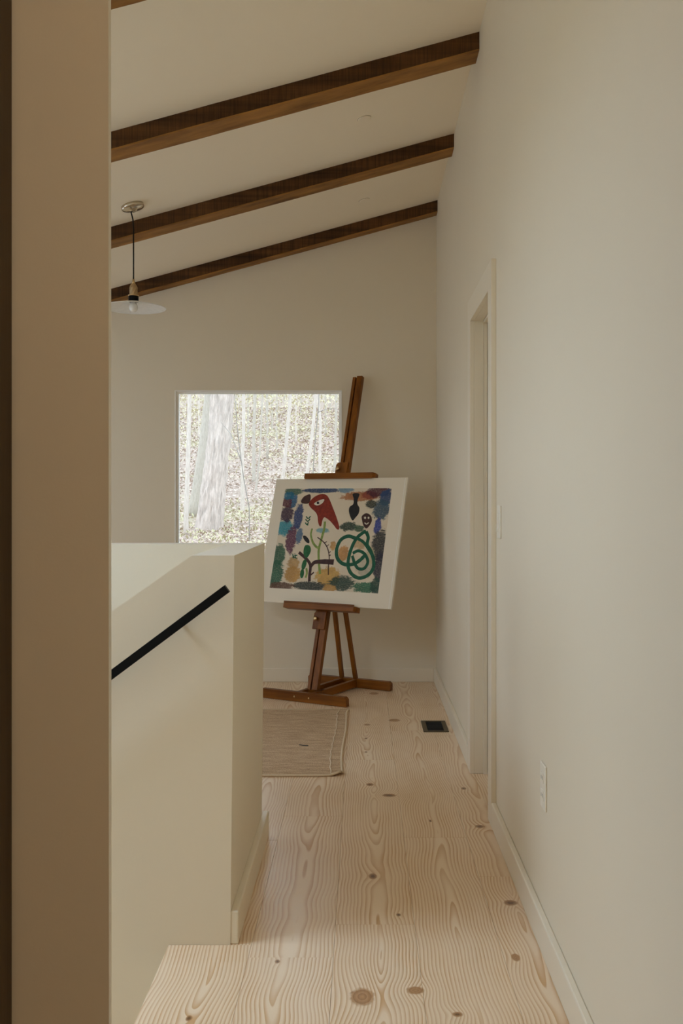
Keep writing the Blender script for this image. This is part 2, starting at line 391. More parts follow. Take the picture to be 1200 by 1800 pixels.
# stair below the landing and the hidden lower storey
st = tag(empty('staircase', (-.54, 2.0, 0)), 'pale stair descending to the left below the landing, behind the wall end', 'staircase')
for i in range(8):
    z = -.222 * (i + 1); xa = -.535 - .297 * i
    MB().box((-.297 * (i + 1) - .02, -.70, z - .03), (-.297 * i - .025, .688, z)).build('tread', M_pine, st, .003)
    if i: MB().box((-.297 * i - .019, -.70, z), (-.297 * i - .001, .688, z + .19)).build('riser', M_trim, st)
for o in st.children:
    if o.name.startswith('tread'): o['grain_centre'] = 0.0; o['grain_depth'] = .05; o['grain_seed'] = 3.0
b = MB(); b.box((XL - .12, 1.2, -2.95), (XR, YB, -2.8)); struct(b.build('floor_lower', paint('lower_floor_pale', (.72, .62, .48))))
b = MB(); b.box((-.536, 1.2, -2.8), (-.50, GY0, -.021)); struct(b.build('wall_landing', M_wall))

# ------------------------------------------------------------------ ceiling beams
def beam(y0, y1, label):
    m = MB(); x0, x1 = XL, XR; n = 60; vs = []
    for i in range(n + 1):
        x = x0 + (x1 - x0) * i / n; z = ceil_z(x)
        j = lambda s: .0022 * (noise.noise((x * 2.2, y0 + s, s)) + .5 * noise.noise((x * 9, y0, s)))
        vs += [(x, y0 + j(1), z + .001), (x, y0 + j(1), z - .073 + j(2)), (x, y0 + .006 + j(1), z - .078 + j(2)), (x, y1 - .006 + j(3), z - .078 + j(4)), (x, y1 + j(3), z - .073 + j(4)), (x, y1 + j(3), z + .001)]
    fs = [tuple(range(6)), tuple(n * 6 + q for q in range(6))]
    for i in range(n):
        for q in range(6): fs.append((i * 6 + q, i * 6 + (q + 1) % 6, i * 6 + 6 + (q + 1) % 6, i * 6 + 6 + q))
    o = m.add(vs, fs).build('ceiling_beam', M_beam)
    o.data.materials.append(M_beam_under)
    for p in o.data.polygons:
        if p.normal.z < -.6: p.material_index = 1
    return tag(o, label, 'beam', 'dark exposed ceiling beams')
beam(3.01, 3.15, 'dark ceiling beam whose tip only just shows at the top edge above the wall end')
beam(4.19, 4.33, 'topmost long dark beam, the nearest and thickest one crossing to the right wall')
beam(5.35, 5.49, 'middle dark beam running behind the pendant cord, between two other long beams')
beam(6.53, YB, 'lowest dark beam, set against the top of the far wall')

# small round caps set into the ceiling
for (x, y, lb) in ((.008, 4.80, 'small round white ceiling cap between the topmost and middle beams'), (.01, 6.10, 'small round white ceiling cap between the middle and lowest beams')):
    r_ = tag(empty('ceiling_cap', (x, y, ceil_z(x)), (0, -math.atan(SLOPE), 0)), lb, 'ceiling cap', 'round caps in the ceiling')
    MB().lathe([(.030, .0), (.034, -.001), (.034, -.004), (.028, -.006), (.0, -.006)], 28).build('cover', M_ceil, r_, smooth=False)
    MB().lathe([(.0355, .0), (.0355, -.0008), (.034, -.0008)], 28).build('gap_ring', M_shadow_gap, r_)

# ------------------------------------------------------------------ pendant lamp
px, py = -1.206, 5.12
pz = ceil_z(px)
pend = tag(empty('pendant_lamp', (px, py, pz)), 'pendant lamp with shallow white shade hanging on a black cord in front of the beams', 'lamp')
tilt = Matrix.Rotation(-math.atan(SLOPE), 4, 'Y')
MB().lathe([(.060, 0), (.060, -.012), (.056, -.017), (.040, -.021), (.018, -.026), (.012, -.034), (0, -.035)], 40, tf=tilt).build('canopy', M_nickel, pend, smooth=True)
zs = EYE + 341 * .002982 - pz          # shade rim height, local
cord = [(-.008, 0, -.03), (-.004, 0, -.045), (.003, 0, -.075), (.006, 0, -.12), (.006, 0, -.25), (.006, 0, zs + .13)]
MB().tube(cord, .0036, 8).build('cord', M_black, pend, smooth=True)
ox = .006
MB().tube([(ox, 0, zs + .150), (ox, 0, zs + .122)], [.005, .010], 12).build('cord_grip', M_brass, pend, smooth=True)
cap = []; seg = 36
for i in range(15):
    t_ = i / 14; r0 = .010 + .0095 * math.sin(min(1, t_ * 2.6) * math.pi / 2); cap.append((r0, zs + .126 - t_ * .060))
m = MB(); vs = []; fs = []
for i, (r0, z) in enumerate(cap):
    for k in range(seg):
        a = 2 * math.pi * k / seg; rr = r0 * (1 + .13 * math.cos(9 * a + i * .9))
        vs.append((ox + rr * math.cos(a), rr * math.sin(a), z))
for i in range(len(cap) - 1):
    for k in range(seg): fs.append((i * seg + k, i * seg + (k + 1) % seg, (i + 1) * seg + (k + 1) % seg, (i + 1) * seg + k))
fs += [tuple(range(seg)), tuple((len(cap) - 1) * seg + k for k in range(seg))]
m.add(vs, fs).build('socket_cap', M_cap, pend, smooth=True)
MB().lathe([(.024, zs + .068), (.028, zs + .066), (.028, zs + .061), (.024, zs + .059)], 32, (ox, 0, 0)).build('socket_ring', M_brass, pend, smooth=True)
MB().lathe([(.0, zs + .062), (.0265, zs + .062), (.0265, zs + .0305), (.0, zs + .0305)], 32, (ox, 0, 0)).build('socket', M_black, pend)
sp_ = [(.024, zs + .034), (.05, zs + .029), (.09, zs + .020), (.14, zs + .007), (.165, zs + .001), (.168, zs - .001), (.1665, zs - .003), (.163, zs - .001), (.14, zs + .004), (.09, zs + .017), (.05, zs + .026), (.024, zs + .031)]
MB().lathe(sp_, 64, (ox, 0, 0)).build('lamp_shade', M_shade, pend, smooth=True)
bp = [(.0, zs - .022), (.012, zs - .020), (.020, zs - .012), (.0235, zs), (.021, zs + .012), (.016, zs + .020), (.013, zs + .03)]
MB().lathe(bp, 28, (ox, 0, 0)).build('bulb', M_bulb, pend, smooth=True)

# ------------------------------------------------------------------ handrail on the stair guard
hr = tag(empty('handrail', (-.366, GY0 - .07, .985)), 'straight black metal handrail sloping down along the stair side of the half wall', 'handrail')
ang = math.atan(.746); ca, sa = math.cos(ang), math.sin(ang)
def hrt(l, y, n): return (l * ca - n * sa, y, l * sa + n * ca)
MB().box((-2.4, -.011, -.0115), (0.004, .011, .0115), hrt).build('rail_bar', M_black, hr, .0015)
for l in (-.165, -1.15, -2.2):
    p0 = Vector(hrt(l, .009, 0)); e = Vector(hrt(l, .069, 0))
    MB().tube([p0, e], .0055, 10).build('wall_bracket', M_black, hr, smooth=True)

# ------------------------------------------------------------------ light switch, outlet, floor vent
sw = tag(empty('light_switch', (XR, 3.562, 1.146)), 'white light switch plate on the right wall beside the door casing', 'light switch')
MB().box((-.006, -.036, -.060), (0, .036, .060)).build('plate', M_plastic, sw, .0025)
MB().box((-.0085, -.016, -.033), (-.0055, .016, .033)).build('rocker', M_plastic, sw, .0015)
MB().box((-.011, .020, -.036), (-.005, .027, -.008)).build('dimmer', M_plastic, sw, .001)
ot = tag(empty('wall_outlet', (XR, 2.69, .437)), 'white wall outlet low on the right wall above the baseboard', 'outlet')
MB().box((-.006, -.037, -.062), (0, .037, .062)).build('plate', M_plastic, ot, .0025)
for dz in (-.024, .024):
    s_ = MB().box((-.0078, -.0165, dz - .014), (-.0055, .0165, dz + .014)).build('socket', M_plastic, ot, .002)
    MB().box((-.0083, -.008, dz - .005), (-.0075, -.006, dz + .005)).box((-.0083, .006, dz - .005), (-.0075, .008, dz + .005)).build('slot', M_slot, s_)

vx0, vx1, vy0, vy1 = .323, .458, 5.17, 5.43
vt = tag(empty('floor_vent', ((vx0 + vx1) / 2, (vy0 + vy1) / 2, 0)), 'small bronze floor vent with dark louvres beside the right baseboard', 'vent')
hx, hy = (vx1 - vx0) / 2, (vy1 - vy0) / 2; ix, iy = hx - .024, hy - .022
MB().box((-hx, -hy, 0), (-ix, hy, .004)).box((ix, -hy, 0), (hx, hy, .004)).box((-ix, -hy, 0), (ix, -iy, .004)).box((-ix, iy, 0), (ix, hy, .004)).build('vent_frame', M_vent, vt, .001)
MB().box((-ix, -iy, .0003), (ix, iy, .0008)).build('vent_well', M_ventdark, vt)
for i in range(9):
    y = -iy + (i + .5) * 2 * iy / 9
    MB().box((-ix, y - .002, .0008), (ix, y + .002, .003)).build('slat', M_ventdark, vt)

# ------------------------------------------------------------------ woven rug
def rug_mat():
    t = NT('woven_jute'); c = t.coord(); sp = t.n('ShaderNodeSeparateXYZ', [c])
    n1 = t.noise(t.scale(c, (260, 70, 1)), 1, 3); n2 = t.noise(t.scale(c, (9, 45, 1)), 1, 3); n3 = t.noise(t.scale(c, (420, 420, 1)), 1, 2)
    f = t.math('ADD', t.math('MULTIPLY', n1, .5), t.math('ADD', t.math('MULTIPLY', n2, .35), t.math('MULTIPLY', n3, .25)))
    col = t.ramp(f, [(.38, (0.29, 0.185, 0.10)), (.68, (0.66, 0.475, 0.295))])
    t.bump(t.math('ADD', n1, n3), .5, .003); return t.fin(col, .9, 0, .1)
M_rug = rug_mat(); M_bind = plain('rug_binding', (0.64, 0.51, 0.34), .9, 0, .1, 160)
M_stitch = plain('rug_stitch', (0.80, 0.68, 0.5), .9, 0, .1, 160)
rx1, rx0, ry0, ry1 = -.096, -2.3, 4.34, 5.70
rug = tag(empty('woven_rug', ((rx0 + rx1) / 2, (ry0 + ry1) / 2, 0)), 'flat woven beige rug with stitched border lying in front of the easel', 'rug')
def edge_x(y):      # right edge bows a little, near corner tucked
    t_ = (y - ry0) / (ry1 - ry0); e = rx1 + .012 * (t_ - .5) ** 2 * 2 - .006 * math.sin(t_ * 7)
    return e + (.0 if t_ < .93 else .010 * (t_ - .93) / .07)
def near_y(x): return ry0 + .006 * math.sin(x * 5) + (.014 * max(0, (x - (rx1 - .075)) / .075) ** 2)
NX, NY = 70, 430; vs = []; fs = []; cx, cyy = (rx0 + rx1) / 2, (ry0 + ry1) / 2
for j in range(NY + 1):
    for i in range(NX + 1):
        t_ = j / NY; yb = ry0 + (ry1 - ry0) * t_; xx = rx0 + (edge_x(yb) - rx0) * (1 - (1 - i / NX) ** 2.0); yy = near_y(xx) * (1 - t_) + ry1 * t_
        row = j // 4
        z = .006 + .0016 * abs(math.sin(j * math.pi / 4)) + .0012 * noise.noise((xx * 60, row * 3.1, 0))
        d = max(0, 1 - math.hypot((xx - rx1) / .05, (yy - ry0) / .06)); z += .014 * d
        vs.append((xx - cx, yy - cyy, z))
for j in range(NY):
    for i in range(NX): fs.append((j * (NX + 1) + i, j * (NX + 1) + i + 1, (j + 1) * (NX + 1) + i + 1, (j + 1) * (NX + 1) + i))
MB().add(vs, fs).build('rug_weave', M_rug, rug, smooth=True)
def ztop(x, y): return .007 + .014 * max(0, 1 - math.hypot((x - rx1) / .05, (y - ry0) / .06))
pr = [(edge_x(ry0 + q * (ry1 - ry0) / 60) - cx, near_y(rx1) * (1 - q / 60) + ry1 * q / 60 - cyy, ztop(rx1, ry0 + q * (ry1 - ry0) / 60) - .0015) for q in range(61)]
MB().tube(pr, .0058, 8).build('binding', M_bind, rug, smooth=True)
pn = [(rx0 + q * (rx1 - rx0) / 90 - cx, near_y(rx0 + q * (rx1 - rx0) / 90) - cyy, ztop(rx0 + q * (rx1 - rx0) / 90, ry0) - .0015) for q in range(91)]
MB().tube(pn, .0058, 8).build('binding', M_bind, rug, smooth=True)
MB().tube([(rx0 - cx, ry1 - cyy, .0058), (edge_x(ry1) - cx, ry1 - cyy, .0058)], .0055, 8).build('binding', M_bind, rug, smooth=True)
ps = [(edge_x(ry0 + q * (ry1 - ry0) / 60) - .052 - cx + .002 * math.sin(q), ry0 + .02 + q * (ry1 - ry0 - .03) / 60 - cyy, .0085) for q in range(61)]
MB().tube(ps, .0022, 6).build('stitch_line', M_stitch, rug, smooth=True)
MB().tube([(-.315 - cx, 4.87 - cyy, .009), (-.295 - cx, 4.855 - cyy, .0095), (-.27 - cx, 4.85 - cyy, .009)], .0022, 6).build('loose_thread', M_slot, rug, smooth=True)

# ------------------------------------------------------------------ easel
YAW = math.radians(-29); TILT = math.radians(16)
EO = Vector((-.36, 5.95, 0))
ez = tag(empty('studio_easel', EO, (0, 0, YAW)), 'tall brown wooden studio easel holding the colourful print in front of the far wall', 'easel')
ct, stt = math.cos(TILT), math.sin(TILT)
def mt(u, n, s): return (u, .10 + s * stt + n * ct, s * ct - n * stt)      # mast frame: across, normal (front is negative), along
def chamfer_bar(u0, u1, v0, v1, z0, z1, c=.014):
    poly = [(u0, z0), (u1, z0), (u1, z1 - c), (u1 - c, z1), (u0 + c, z1), (u0, z1 - c)]
    return MB().prism(poly, v0, v1, lambda p, q, t: (p, t, q))
chamfer_bar(-.31, .31, -.018, .018, .002, .060).build('front_foot', M_easel_u, ez, .0015)
chamfer_bar(-.31, .31, .545, .585, .002, .060).build('rear_foot', M_easel_u, ez, .0015)
for u in (-.052, .052):
    MB().box((u - .014, .018, .008), (u + .014, .545, .056)).build('base_rail', M_easel_v, ez, .0015)
    mb = MB().tube([(u, -.024, .033), (u, -.017, .033)], .0055, 12); mb.build('bolt', M_brass, ez)
a_ = .0355
MB().box((-a_, -.018, .055), (-.014, .014, 2.135), mt).build('mast_rail', M_easel_z, ez, .0015)
MB().box((-.004, -.018, .055), (a_, .014, 2.14), mt).build('mast_rail', M_easel_z, ez, .0015)
MB().box((-.014, -.004, .055), (-.004, .014, 2.13), mt).build('mast_groove', M_groove, ez)
MB().box((-.066, -.012, .028), (.066, .030, .056), lambda u, n, z: (u, .10 + n + .02, z)).build('mast_block', M_easel_u, ez, .001)
for u in (-.052, .052):      # rear struts
    top = Vector((u * .62, .10 + .84 * stt + .035, .84 * ct)); bot = Vector((u, .555, .058))
    d = (top - bot); L = d.length; d.normalize(); e1 = Vector((1, 0, 0)); e1 = (e1 - d * e1.dot(d)).normalized(); e2 = d.cross(e1)
    MB().box((-.0125, -.0115, 0), (.0125, .0115, L), lambda a, b2, c2: tuple(bot + e1 * a + e2 * b2 + d * c2)).build('rear_strut', M_easel_z, ez, .001)
MB().tube([(-.05, .10 + .84 * stt + .035, .84 * ct), (.05, .10 + .84 * stt + .035, .84 * ct)], .009, 10).build('strut_pin', M_brass, ez)
BW, BHT = .985, .832                    # board
S0 = .957 / ct; NB = -.050              # board centre along the mast and in front of it
sb = S0 - BHT / 2; stp = S0 + BHT / 2
def tray(s0, s1, hw, n0, n1, off=0):
    poly = [(-hw + off, n0), (hw + off - .012, n0), (hw + off, n0 + .016), (hw + off, n1), (-hw + off, n1)]
    return MB().prism(poly, s0, s1, lambda p, q, t: mt(p, q, t))
tray(sb - .034, sb - .001, .262, -.085, -.018).build('tray', M_easel_u, ez, .002)
MB().box((-.262, -.085, sb - .001), (.250, -.078, sb + .010), mt).build('tray_lip', M_easel_u, ez, .001)
tray(stp + .001, stp + .032, .262, -.075, -.018, .0).build('top_clamp', M_easel_u, ez, .002)
MB().box((-.258, -.075, stp - .008), (.250, -.070, stp + .001), mt).build('clamp_lip', M_easel_u, ez, .001)
def block(s0, s1, ks):
    poly = [(-.058, s0), (.030, s0), (.030, s1), (-.045, s1), (-.058, s1 - .016)]
    MB().prism(poly, -.030, -.018, lambda p, q, t: mt(p, t, q)).build('clamp_block', M_easel_z, ez, .003)
    q = Matrix.Rotation(math.pi / 2 - TILT, 4, 'X')
    c0 = Vector(mt(-.034, -.030, ks))
    tfm = Matrix.Translation(c0) @ q
    MB().lathe([(.006, 0), (.006, .008), (.012, .009), (.0135, .014), (.012, .021), (.005, .023), (0, .023)], 20, tf=tfm).build('brass_knob', M_brass, ez, smooth=True)
block(sb - .150, sb - .034, sb - .085)
block(stp + .032, stp + .118, stp + .070)

# ------------------------------------------------------------------ the print on its board
Ru = Matrix.Rotation(YAW, 3, 'Z')
bc = EO + Ru @ Vector(mt(0, NB, S0)) 
art = tag(empty('framed_print', bc, (-TILT, 0, YAW)), 'abstract colourful print on a cream mat board resting on the easel', 'picture')
art.name = 'art_print'
MB().box((-BW / 2, -.003, -BHT / 2), (BW / 2, .004, BHT / 2)).build('mat_board', M_mat, art, .0006)
MB().box((-BW / 2 - .001, .0045, -BHT / 2 - .001), (BW / 2 + .001, .0075, BHT / 2 + .001)).build('backing_board', M_edge, art)
for sgn in (1,):
    MB().box((BW / 2 - .018, -.0036, -BHT / 2 + .002), (BW / 2 - .0155, -.0031, BHT / 2 - .002)).build('edge_strip', M_edge, art)
# print sheet, mapped from the four corners of the printed area
PWd, PHt = .800, .672; PCX, PCZ = -.010, .012
X0, X1, Z0, Z1 = PCX - PWd / 2, PCX + PWd / 2, PCZ - PHt / 2, PCZ + PHt / 2
def homography(src):
    (x0, y0), (x1, y1), (x2, y2), (x3, y3) = src      # unit square -> quad, then inverted
    dx1, dx2, dx3 = x1 - x2, x3 - x2, x0 - x1 + x2 - x3; dy1, dy2, dy3 = y1 - y2, y3 - y2, y0 - y1 + y2 - y3
    den = dx1 * dy2 - dx2 * dy1; g = (dx3 * dy2 - dx2 * dy3) / den; h = (dx1 * dy3 - dx3 * dy1) / den
    return Matrix(((x1 - x0 + g * x1, x3 - x0 + h * x3, x0), (y1 - y0 + g * y1, y3 - y0 + h * y3, y0), (g, h, 1))).inverted()
HM = homography([(198, 155), (1050, 140), (945, 912), (85, 880)])
def uv(p):
    q = HM @ Vector((p[0], p[1], 1)); return q.x / q.z, q.y / q.z
def P(p):
    a, c = uv(p); return X0 + a * PWd, Z1 - c * PHt
BLOBS = [(200, 440, 70, 60, (.03, .30, .36)), (305, 360, 36, 100, (.018, .05, .16)), (215, 340, 55, 60, (.05, .02, .05)), (262, 240, 34, 55, (.02, .12, .24)), (212, 255, 40, 40, (.12, .03, .04)),
         (250, 530, 42, 95, (.13, .03, .07)), (315, 500, 26, 60, (.08, .16, .26)), (150, 640, 62, 75, (.03, .12, .06)), (130, 780, 62, 95, (.02, .12, .06)), (270, 700, 45, 45, (.55, .33, .12)), (265, 780, 62, 60, (.56, .30, .07)), (545, 795, 92, 68, (.62, .36, .08)),
         (650, 840, 95, 50, (.02, .06, .04)), (400, 865, 130, 34, (.03, .045, .035)), (180, 868, 95, 30, (.13, .06, .03)), (840, 872, 90, 38, (.03, .16, .08)), (560, 880, 50, 26, (.55, .3, .08)), (480, 165, 150, 18, (.015, .06, .15)),
         (265, 175, 75, 26, (.07, .15, .10)), (230, 205, 45, 30, (.02, .16, .26)), (680, 160, 60, 22, (.18, .3, .38)), (800, 205, 150, 34, (.42, .16, .05)), (870, 195, 60, 30, (.28, .06, .03)), (940, 168, 85, 40, (.09, .02, .03)), (1005, 215, 48, 60, (.02, .06, .16)), (965, 300, 62, 70, (.04, .09, .13)),
         (885, 262, 40, 28, (.05, .06, .04)), (938, 420, 26, 60, (.02, .045, .26)), (950, 565, 55, 110, (.025, .03, .03)), (955, 720, 42, 100, (.03, .03, .045)), (930, 860, 40, 60, (.03, .08, .05)), (705, 425, 60, 34, (.02, .055, .035)), (790, 440, 40, 24, (.05, .12, .06)),
         (668, 625, 36, 60, (.55, .27, .08)), (585, 570, 22, 34, (.58, .32, .10)), (500, 458, 52, 18, (.22, .42, .42)), (795, 555, 50, 34, (.60, .42, .22)), (840, 720, 60, 70, (.55, .50, .36)), (880, 640, 30, 60, (.6, .5, .3))]
def print_mat():
    t = NT('print_paper'); u = t.coord('UV')
    wv = t.n('ShaderNodeTexNoise'); t.put(wv.inputs['Vector'], u); wv.inputs['Scale'].default_value = 9; wv.inputs['Detail'].default_value = 6; wv.inputs['Roughness'].default_value = .68
    nz = t.noise(u, 22, 8, .8); streak = t.noise(t.scale(u, (20, 42, 1)), 1.0, 7, .8)
    col = t.mix(t.noise(u, 5, 3), (.74, .65, .49), (.64, .53, .37))
    dry = t.mr(t.noise(t.scale(u, (70, 95, 1)), 1, 5, .75), .34, .52, .74, 1)
    for i, (x, y, rx, ry, cc) in enumerate(BLOBS):
        cu, cv = uv((x, y)); ru, rv = rx / 860, ry / 755
        v = t.vmath('MULTIPLY', t.vmath('SUBTRACT', u, (cu, cv, 0)), (1 / ru, 1 / rv, 0))
        d = t.math('ADD', t.vmath('LENGTH', v), t.math('MULTIPLY', t.math('SUBTRACT', nz if i % 2 else streak, .5), 2.1))
        c2 = t.mix(t.mr(wv.outputs[0], .42, .68, 0, .75), tuple(q * .75 for q in cc), tuple(min(.7, q * 1.15 + .006) for q in cc))
        col = t.mix(t.math('MULTIPLY', t.mr(d, .92, 1.14, .97, 0), dry), col, c2)
    return t.fin(col, .55, 0, .25)
sheet_me = MB(); n_ = 1
vs = [(X0, -.0036, Z0), (X1, -.0036, Z0), (X1, -.0036, Z1), (X0, -.0036, Z1)]
sheet = sheet_me.box((X0, -.0036, Z0), (X1, -.0031, Z1)).build('print_sheet', print_mat(), art)
uvl = sheet.data.uv_layers.new(name='UVMap')
for lp in sheet.data.loops:
    co = sheet.data.vertices[lp.vertex_index].co
    uvl.data[lp.index].uv = ((co.x - X0) / PWd, (Z1 - co.z) / PHt)
def ink(name, col, var=.35):
    t = NT(name); n1 = t.noise(t.coord(), 60, 5, .7)
    return t.fin(t.mix(t.mr(n1, .3, .7, 0, 1), tuple(q * (1 - var) for q in col), tuple(q * (1 + var) for q in col)), .5, 0, .25)
I_red = ink('ink_red', (.22, .024, .008)); I_blk = ink('ink_black', (.016, .014, .012)); I_grn = ink('ink_green', (.010, .095, .045))
I_lgr = ink('ink_light_green', (.22, .30, .07)); I_brn = ink('ink_dark_brown', (.055, .022, .016)); I_wht = ink('ink_cream', (.66, .60, .48), .1); I_leaf = ink('ink_leaf_green', (.02, .12, .035))
LY = [-.0037]
def motif(name, mat, polys=(), ribbons=()):
    m = MB(); y1 = LY[0] - .0004
    for pl in polys:
        m.prism([P(p) for p in pl], -.0036, y1, lambda p, q, t: (p, t, q)); y1 -= .00005
    for pts, wd in ribbons:
        pp = [Vector(P(p)) for p in smooth_line(pts)]; wds = wd if isinstance(wd, (list, tuple)) else (wd, wd)
        L = []; Rr = []
        for i, p in enumerate(pp):
            d = (pp[min(i + 1, len(pp) - 1)] - pp[max(0, i - 1)]).normalized(); nn = Vector((-d.y, d.x))
            ww = (wds[0] + (wds[1] - wds[0]) * i / (len(pp) - 1)) * .00094 / 2 * (1 + .12 * noise.noise((i * .5, wds[0], 0)))
            L.append(p + nn * ww); Rr.append(p - nn * ww)
        n = len(pp); vs = [(q.x, y1, q.y) for q in L] + [(q.x, y1, q.y) for q in Rr] + [(q.x, -.0035, q.y) for q in L] + [(q.x, -.0035, q.y) for q in Rr]
        fs = []
        for i in range(n - 1):
            fs += [(i, i + 1, n + i + 1, n + i), (2 * n + i, 2 * n + i + 1, i + 1, i), (n + i, n + i + 1, 3 * n + i + 1, 3 * n + i)]
        fs += [(0, n, 3 * n, 2 * n), (n - 1, 2 * n - 1, 4 * n - 1, 3 * n - 1)]
        m.add(vs, fs); y1 -= .00005
    LY[0] -= .00006
    return m.build(name, mat, art)
def smooth_line(pts, k=6):
    if len(pts) < 3: return [Vector(p) for p in pts]
    P_ = [Vector(p) for p in pts]; P_ = [P_[0] * 2 - P_[1]] + P_ + [P_[-1] * 2 - P_[-2]]; out = []
    for i in range(1, len(P_) - 2):
        a, b2, c2, d = P_[i - 1], P_[i], P_[i + 1], P_[i + 2]
        for j in range(k):
            t = j / k
            out.append(.5 * ((2 * b2) + (c2 - a) * t + (2 * a - 5 * b2 + 4 * c2 - d) * t * t + (3 * b2 - a - 3 * c2 + d) * t ** 3))
    return out + [P_[-2]]
def closed(pts, k=5):
    n = len(pts); P_ = [Vector(p) for p in pts]; out = []
    for i in range(n):
        a, b2, c2, d = P_[i - 1], P_[i], P_[(i + 1) % n], P_[(i + 2) % n]
        for j in range(k):
            t = j / k; out.append(.5 * ((2 * b2) + (c2 - a) * t + (2 * a - 5 * b2 + 4 * c2 - d) * t * t + (3 * b2 - a - 3 * c2 + d) * t ** 3))
    return out
def ell(cx_, cy_, rx, ry, rot=0, n=22):
    c_, s_ = math.cos(rot), math.sin(rot)
    return [(cx_ + rx * math.cos(q) * c_ - ry * math.sin(q) * s_, cy_ + rx * math.cos(q) * s_ + ry * math.sin(q) * c_) for q in [2 * math.pi * i / n for i in range(n)]]
motif('red_bird_shape', I_red, [closed([(388, 268), (400, 240), (440, 207), (490, 190), (528, 198), (552, 228), (578, 285), (606, 350), (630, 418), (630, 448), (612, 446), (588, 418), (555, 385), (518, 362), (503, 372), (494, 402), (489, 424), (476, 426), (464, 398), (457, 350), (438, 320), (408, 296)])])
motif('bird_eye', I_wht, [closed([(430, 262), (465, 240), (505, 228), (509, 240), (490, 262), (455, 275)])])
motif('bird_pupil', I_blk, [ell(461, 256, 10, 10)])
motif('dark_beak_shape', I_brn, [closed([(325, 250), (343, 216), (372, 199), (398, 195), (402, 225), (388, 258), (352, 263)])])
motif('black_vase_shape', I_blk, [closed([(738, 186), (790, 186), (777, 230), (776, 262), (792, 290), (786, 330), (760, 362), (738, 382), (718, 350), (708, 312), (715, 282), (742, 262), (746, 225)])])
motif('dark_mask_shape', I_brn, [closed([(812, 350), (845, 328), (880, 342), (892, 380), (872, 420), (846, 440), (824, 415), (814, 382)])])
motif('mask_face_marks', I_wht, [ell(838, 362, 8, 9), ell(866, 362, 7, 9)], [([(834, 398), (850, 408), (868, 396)], 7)])
motif('green_knot', I_grn, [], [([(770, 515), (705, 498), (645, 527), (614, 595), (622, 662), (672, 702), (745, 702), (800, 672), (838, 636)], 25),
      ([(846, 462), (864, 505), (856, 558), (882, 600), (906, 662), (905, 730), (862, 782), (792, 802), (732, 770), (706, 712), (714, 640), (738, 570), (772, 512), (812, 478), (846, 458)], 24),
      ([(768, 510), (824, 538), (868, 592), (900, 640)], 20), ([(742, 622), (788, 604), (838, 628), (862, 682), (836, 730), (790, 734), (760, 700), (738, 640)], 21)])
motif('light_green_stem', I_lgr, [], [([(417, 445), (408, 490), (424, 545), (452, 578), (478, 585)], (12, 18)), ([(519, 392), (512, 450), (492, 520), (472, 600), (474, 690), (484, 776)], 17), ([(375, 735), (380, 770), (370, 804)], 14)])
motif('dark_branch', I_brn, [], [([(315, 620), (360, 655), (395, 690), (408, 724), (402, 780), (400, 832)], 21), ([(408, 726), (440, 692), (505, 686), (592, 688)], (20, 38)), ([(410, 784), (436, 764)], 10)])
motif('green_leaf_shapes', I_leaf, [closed([(366, 568), (400, 572), (408, 612), (378, 660), (354, 640), (352, 600)]), ell(357, 708, 17, 40, .28), ell(342, 774, 15, 34, .12)])
motif('black_bud_shape', I_blk, [closed([(346, 500), (368, 500), (394, 528), (394, 552), (372, 545), (352, 522)])])
motif('thorny_twig', I_brn, [], [([(460, 508), (512, 545), (542, 590), (556, 650), (550, 720), (550, 782)], 7), ([(514, 548), (536, 540)], 5), ([(535, 575), (552, 560)], 5), ([(548, 622), (566, 612)], 5), ([(552, 645), (568, 636)], 5)])
motif('green_zigzag', I_grn, [], [([(368, 356), (384, 372), (404, 354)], 8), ([(364, 378), (382, 392), (400, 374)], 8), ([(362, 402), (376, 416), (388, 398)], 8), ([(372, 416), (386, 420)], 8)])
motif('green_arrow_marks', I_grn, [], [([(302, 640), (268, 652), (300, 664)], 7), ([(266, 630), (270, 664)], 7), ([(282, 628), (290, 664)], 5)])

# ------------------------------------------------------------------ the woods outside
PROF = [(6.9, -.80), (9, -.72), (12, -.60), (16, -.475), (20, -.22), (30, .9), (45, 3.0), (70, 7.6), (110, 16), (170, 32)]
def hill(x, y):
    for (a, p), (c, q) in zip(PROF, PROF[1:]):
        if y <= c: 
            z = p + (q - p) * (y - a) / (c - a); break
    else: z = 32
    return EYE + z + .10 * noise.noise((x * .35, y * .35, 0)) * min(1, y / 20) + .03 * noise.noise((x * 1.7, y * 1.7, 3)) 
def ground_mat():
    t = NT('leafy_ground'); c = t.coord()
    n1 = t.noise(c, .35, 4); n2 = t.noise(c, 5, 5, .7)
    col = t.mix(t.mr(n2, .35, .65, 0, 1), (0.34, 0.26, 0.205), (0.44, 0.36, 0.295))
    col = t.mix(t.mr(n1, .5, .68, 0, .75), col, (0.42, 0.385, 0.24)); t.bump(n2, .4, .1); return t.fin(col, .95, 0, .1)
NXg, NYg = 120, 110; vs = []; fs = []
for j in range(NYg + 1):
    y = 6.9 + (170 - 6.9) * (j / NYg) ** 2.2
    for i in range(NXg + 1):
        x = -(8 + y * .55) + 2 * (8 + y * .55) * i / NXg - .06 * y; vs.append((x, y, hill(x, y)))
for j in range(NYg):
    for i in range(NXg): fs.append((j * (NXg + 1) + i, j * (NXg + 1) + i + 1, (j + 1) * (NXg + 1) + i + 1, (j + 1) * (NXg + 1) + i))
struct(MB().add(vs, fs).build('ground', ground_mat(), smooth=True))

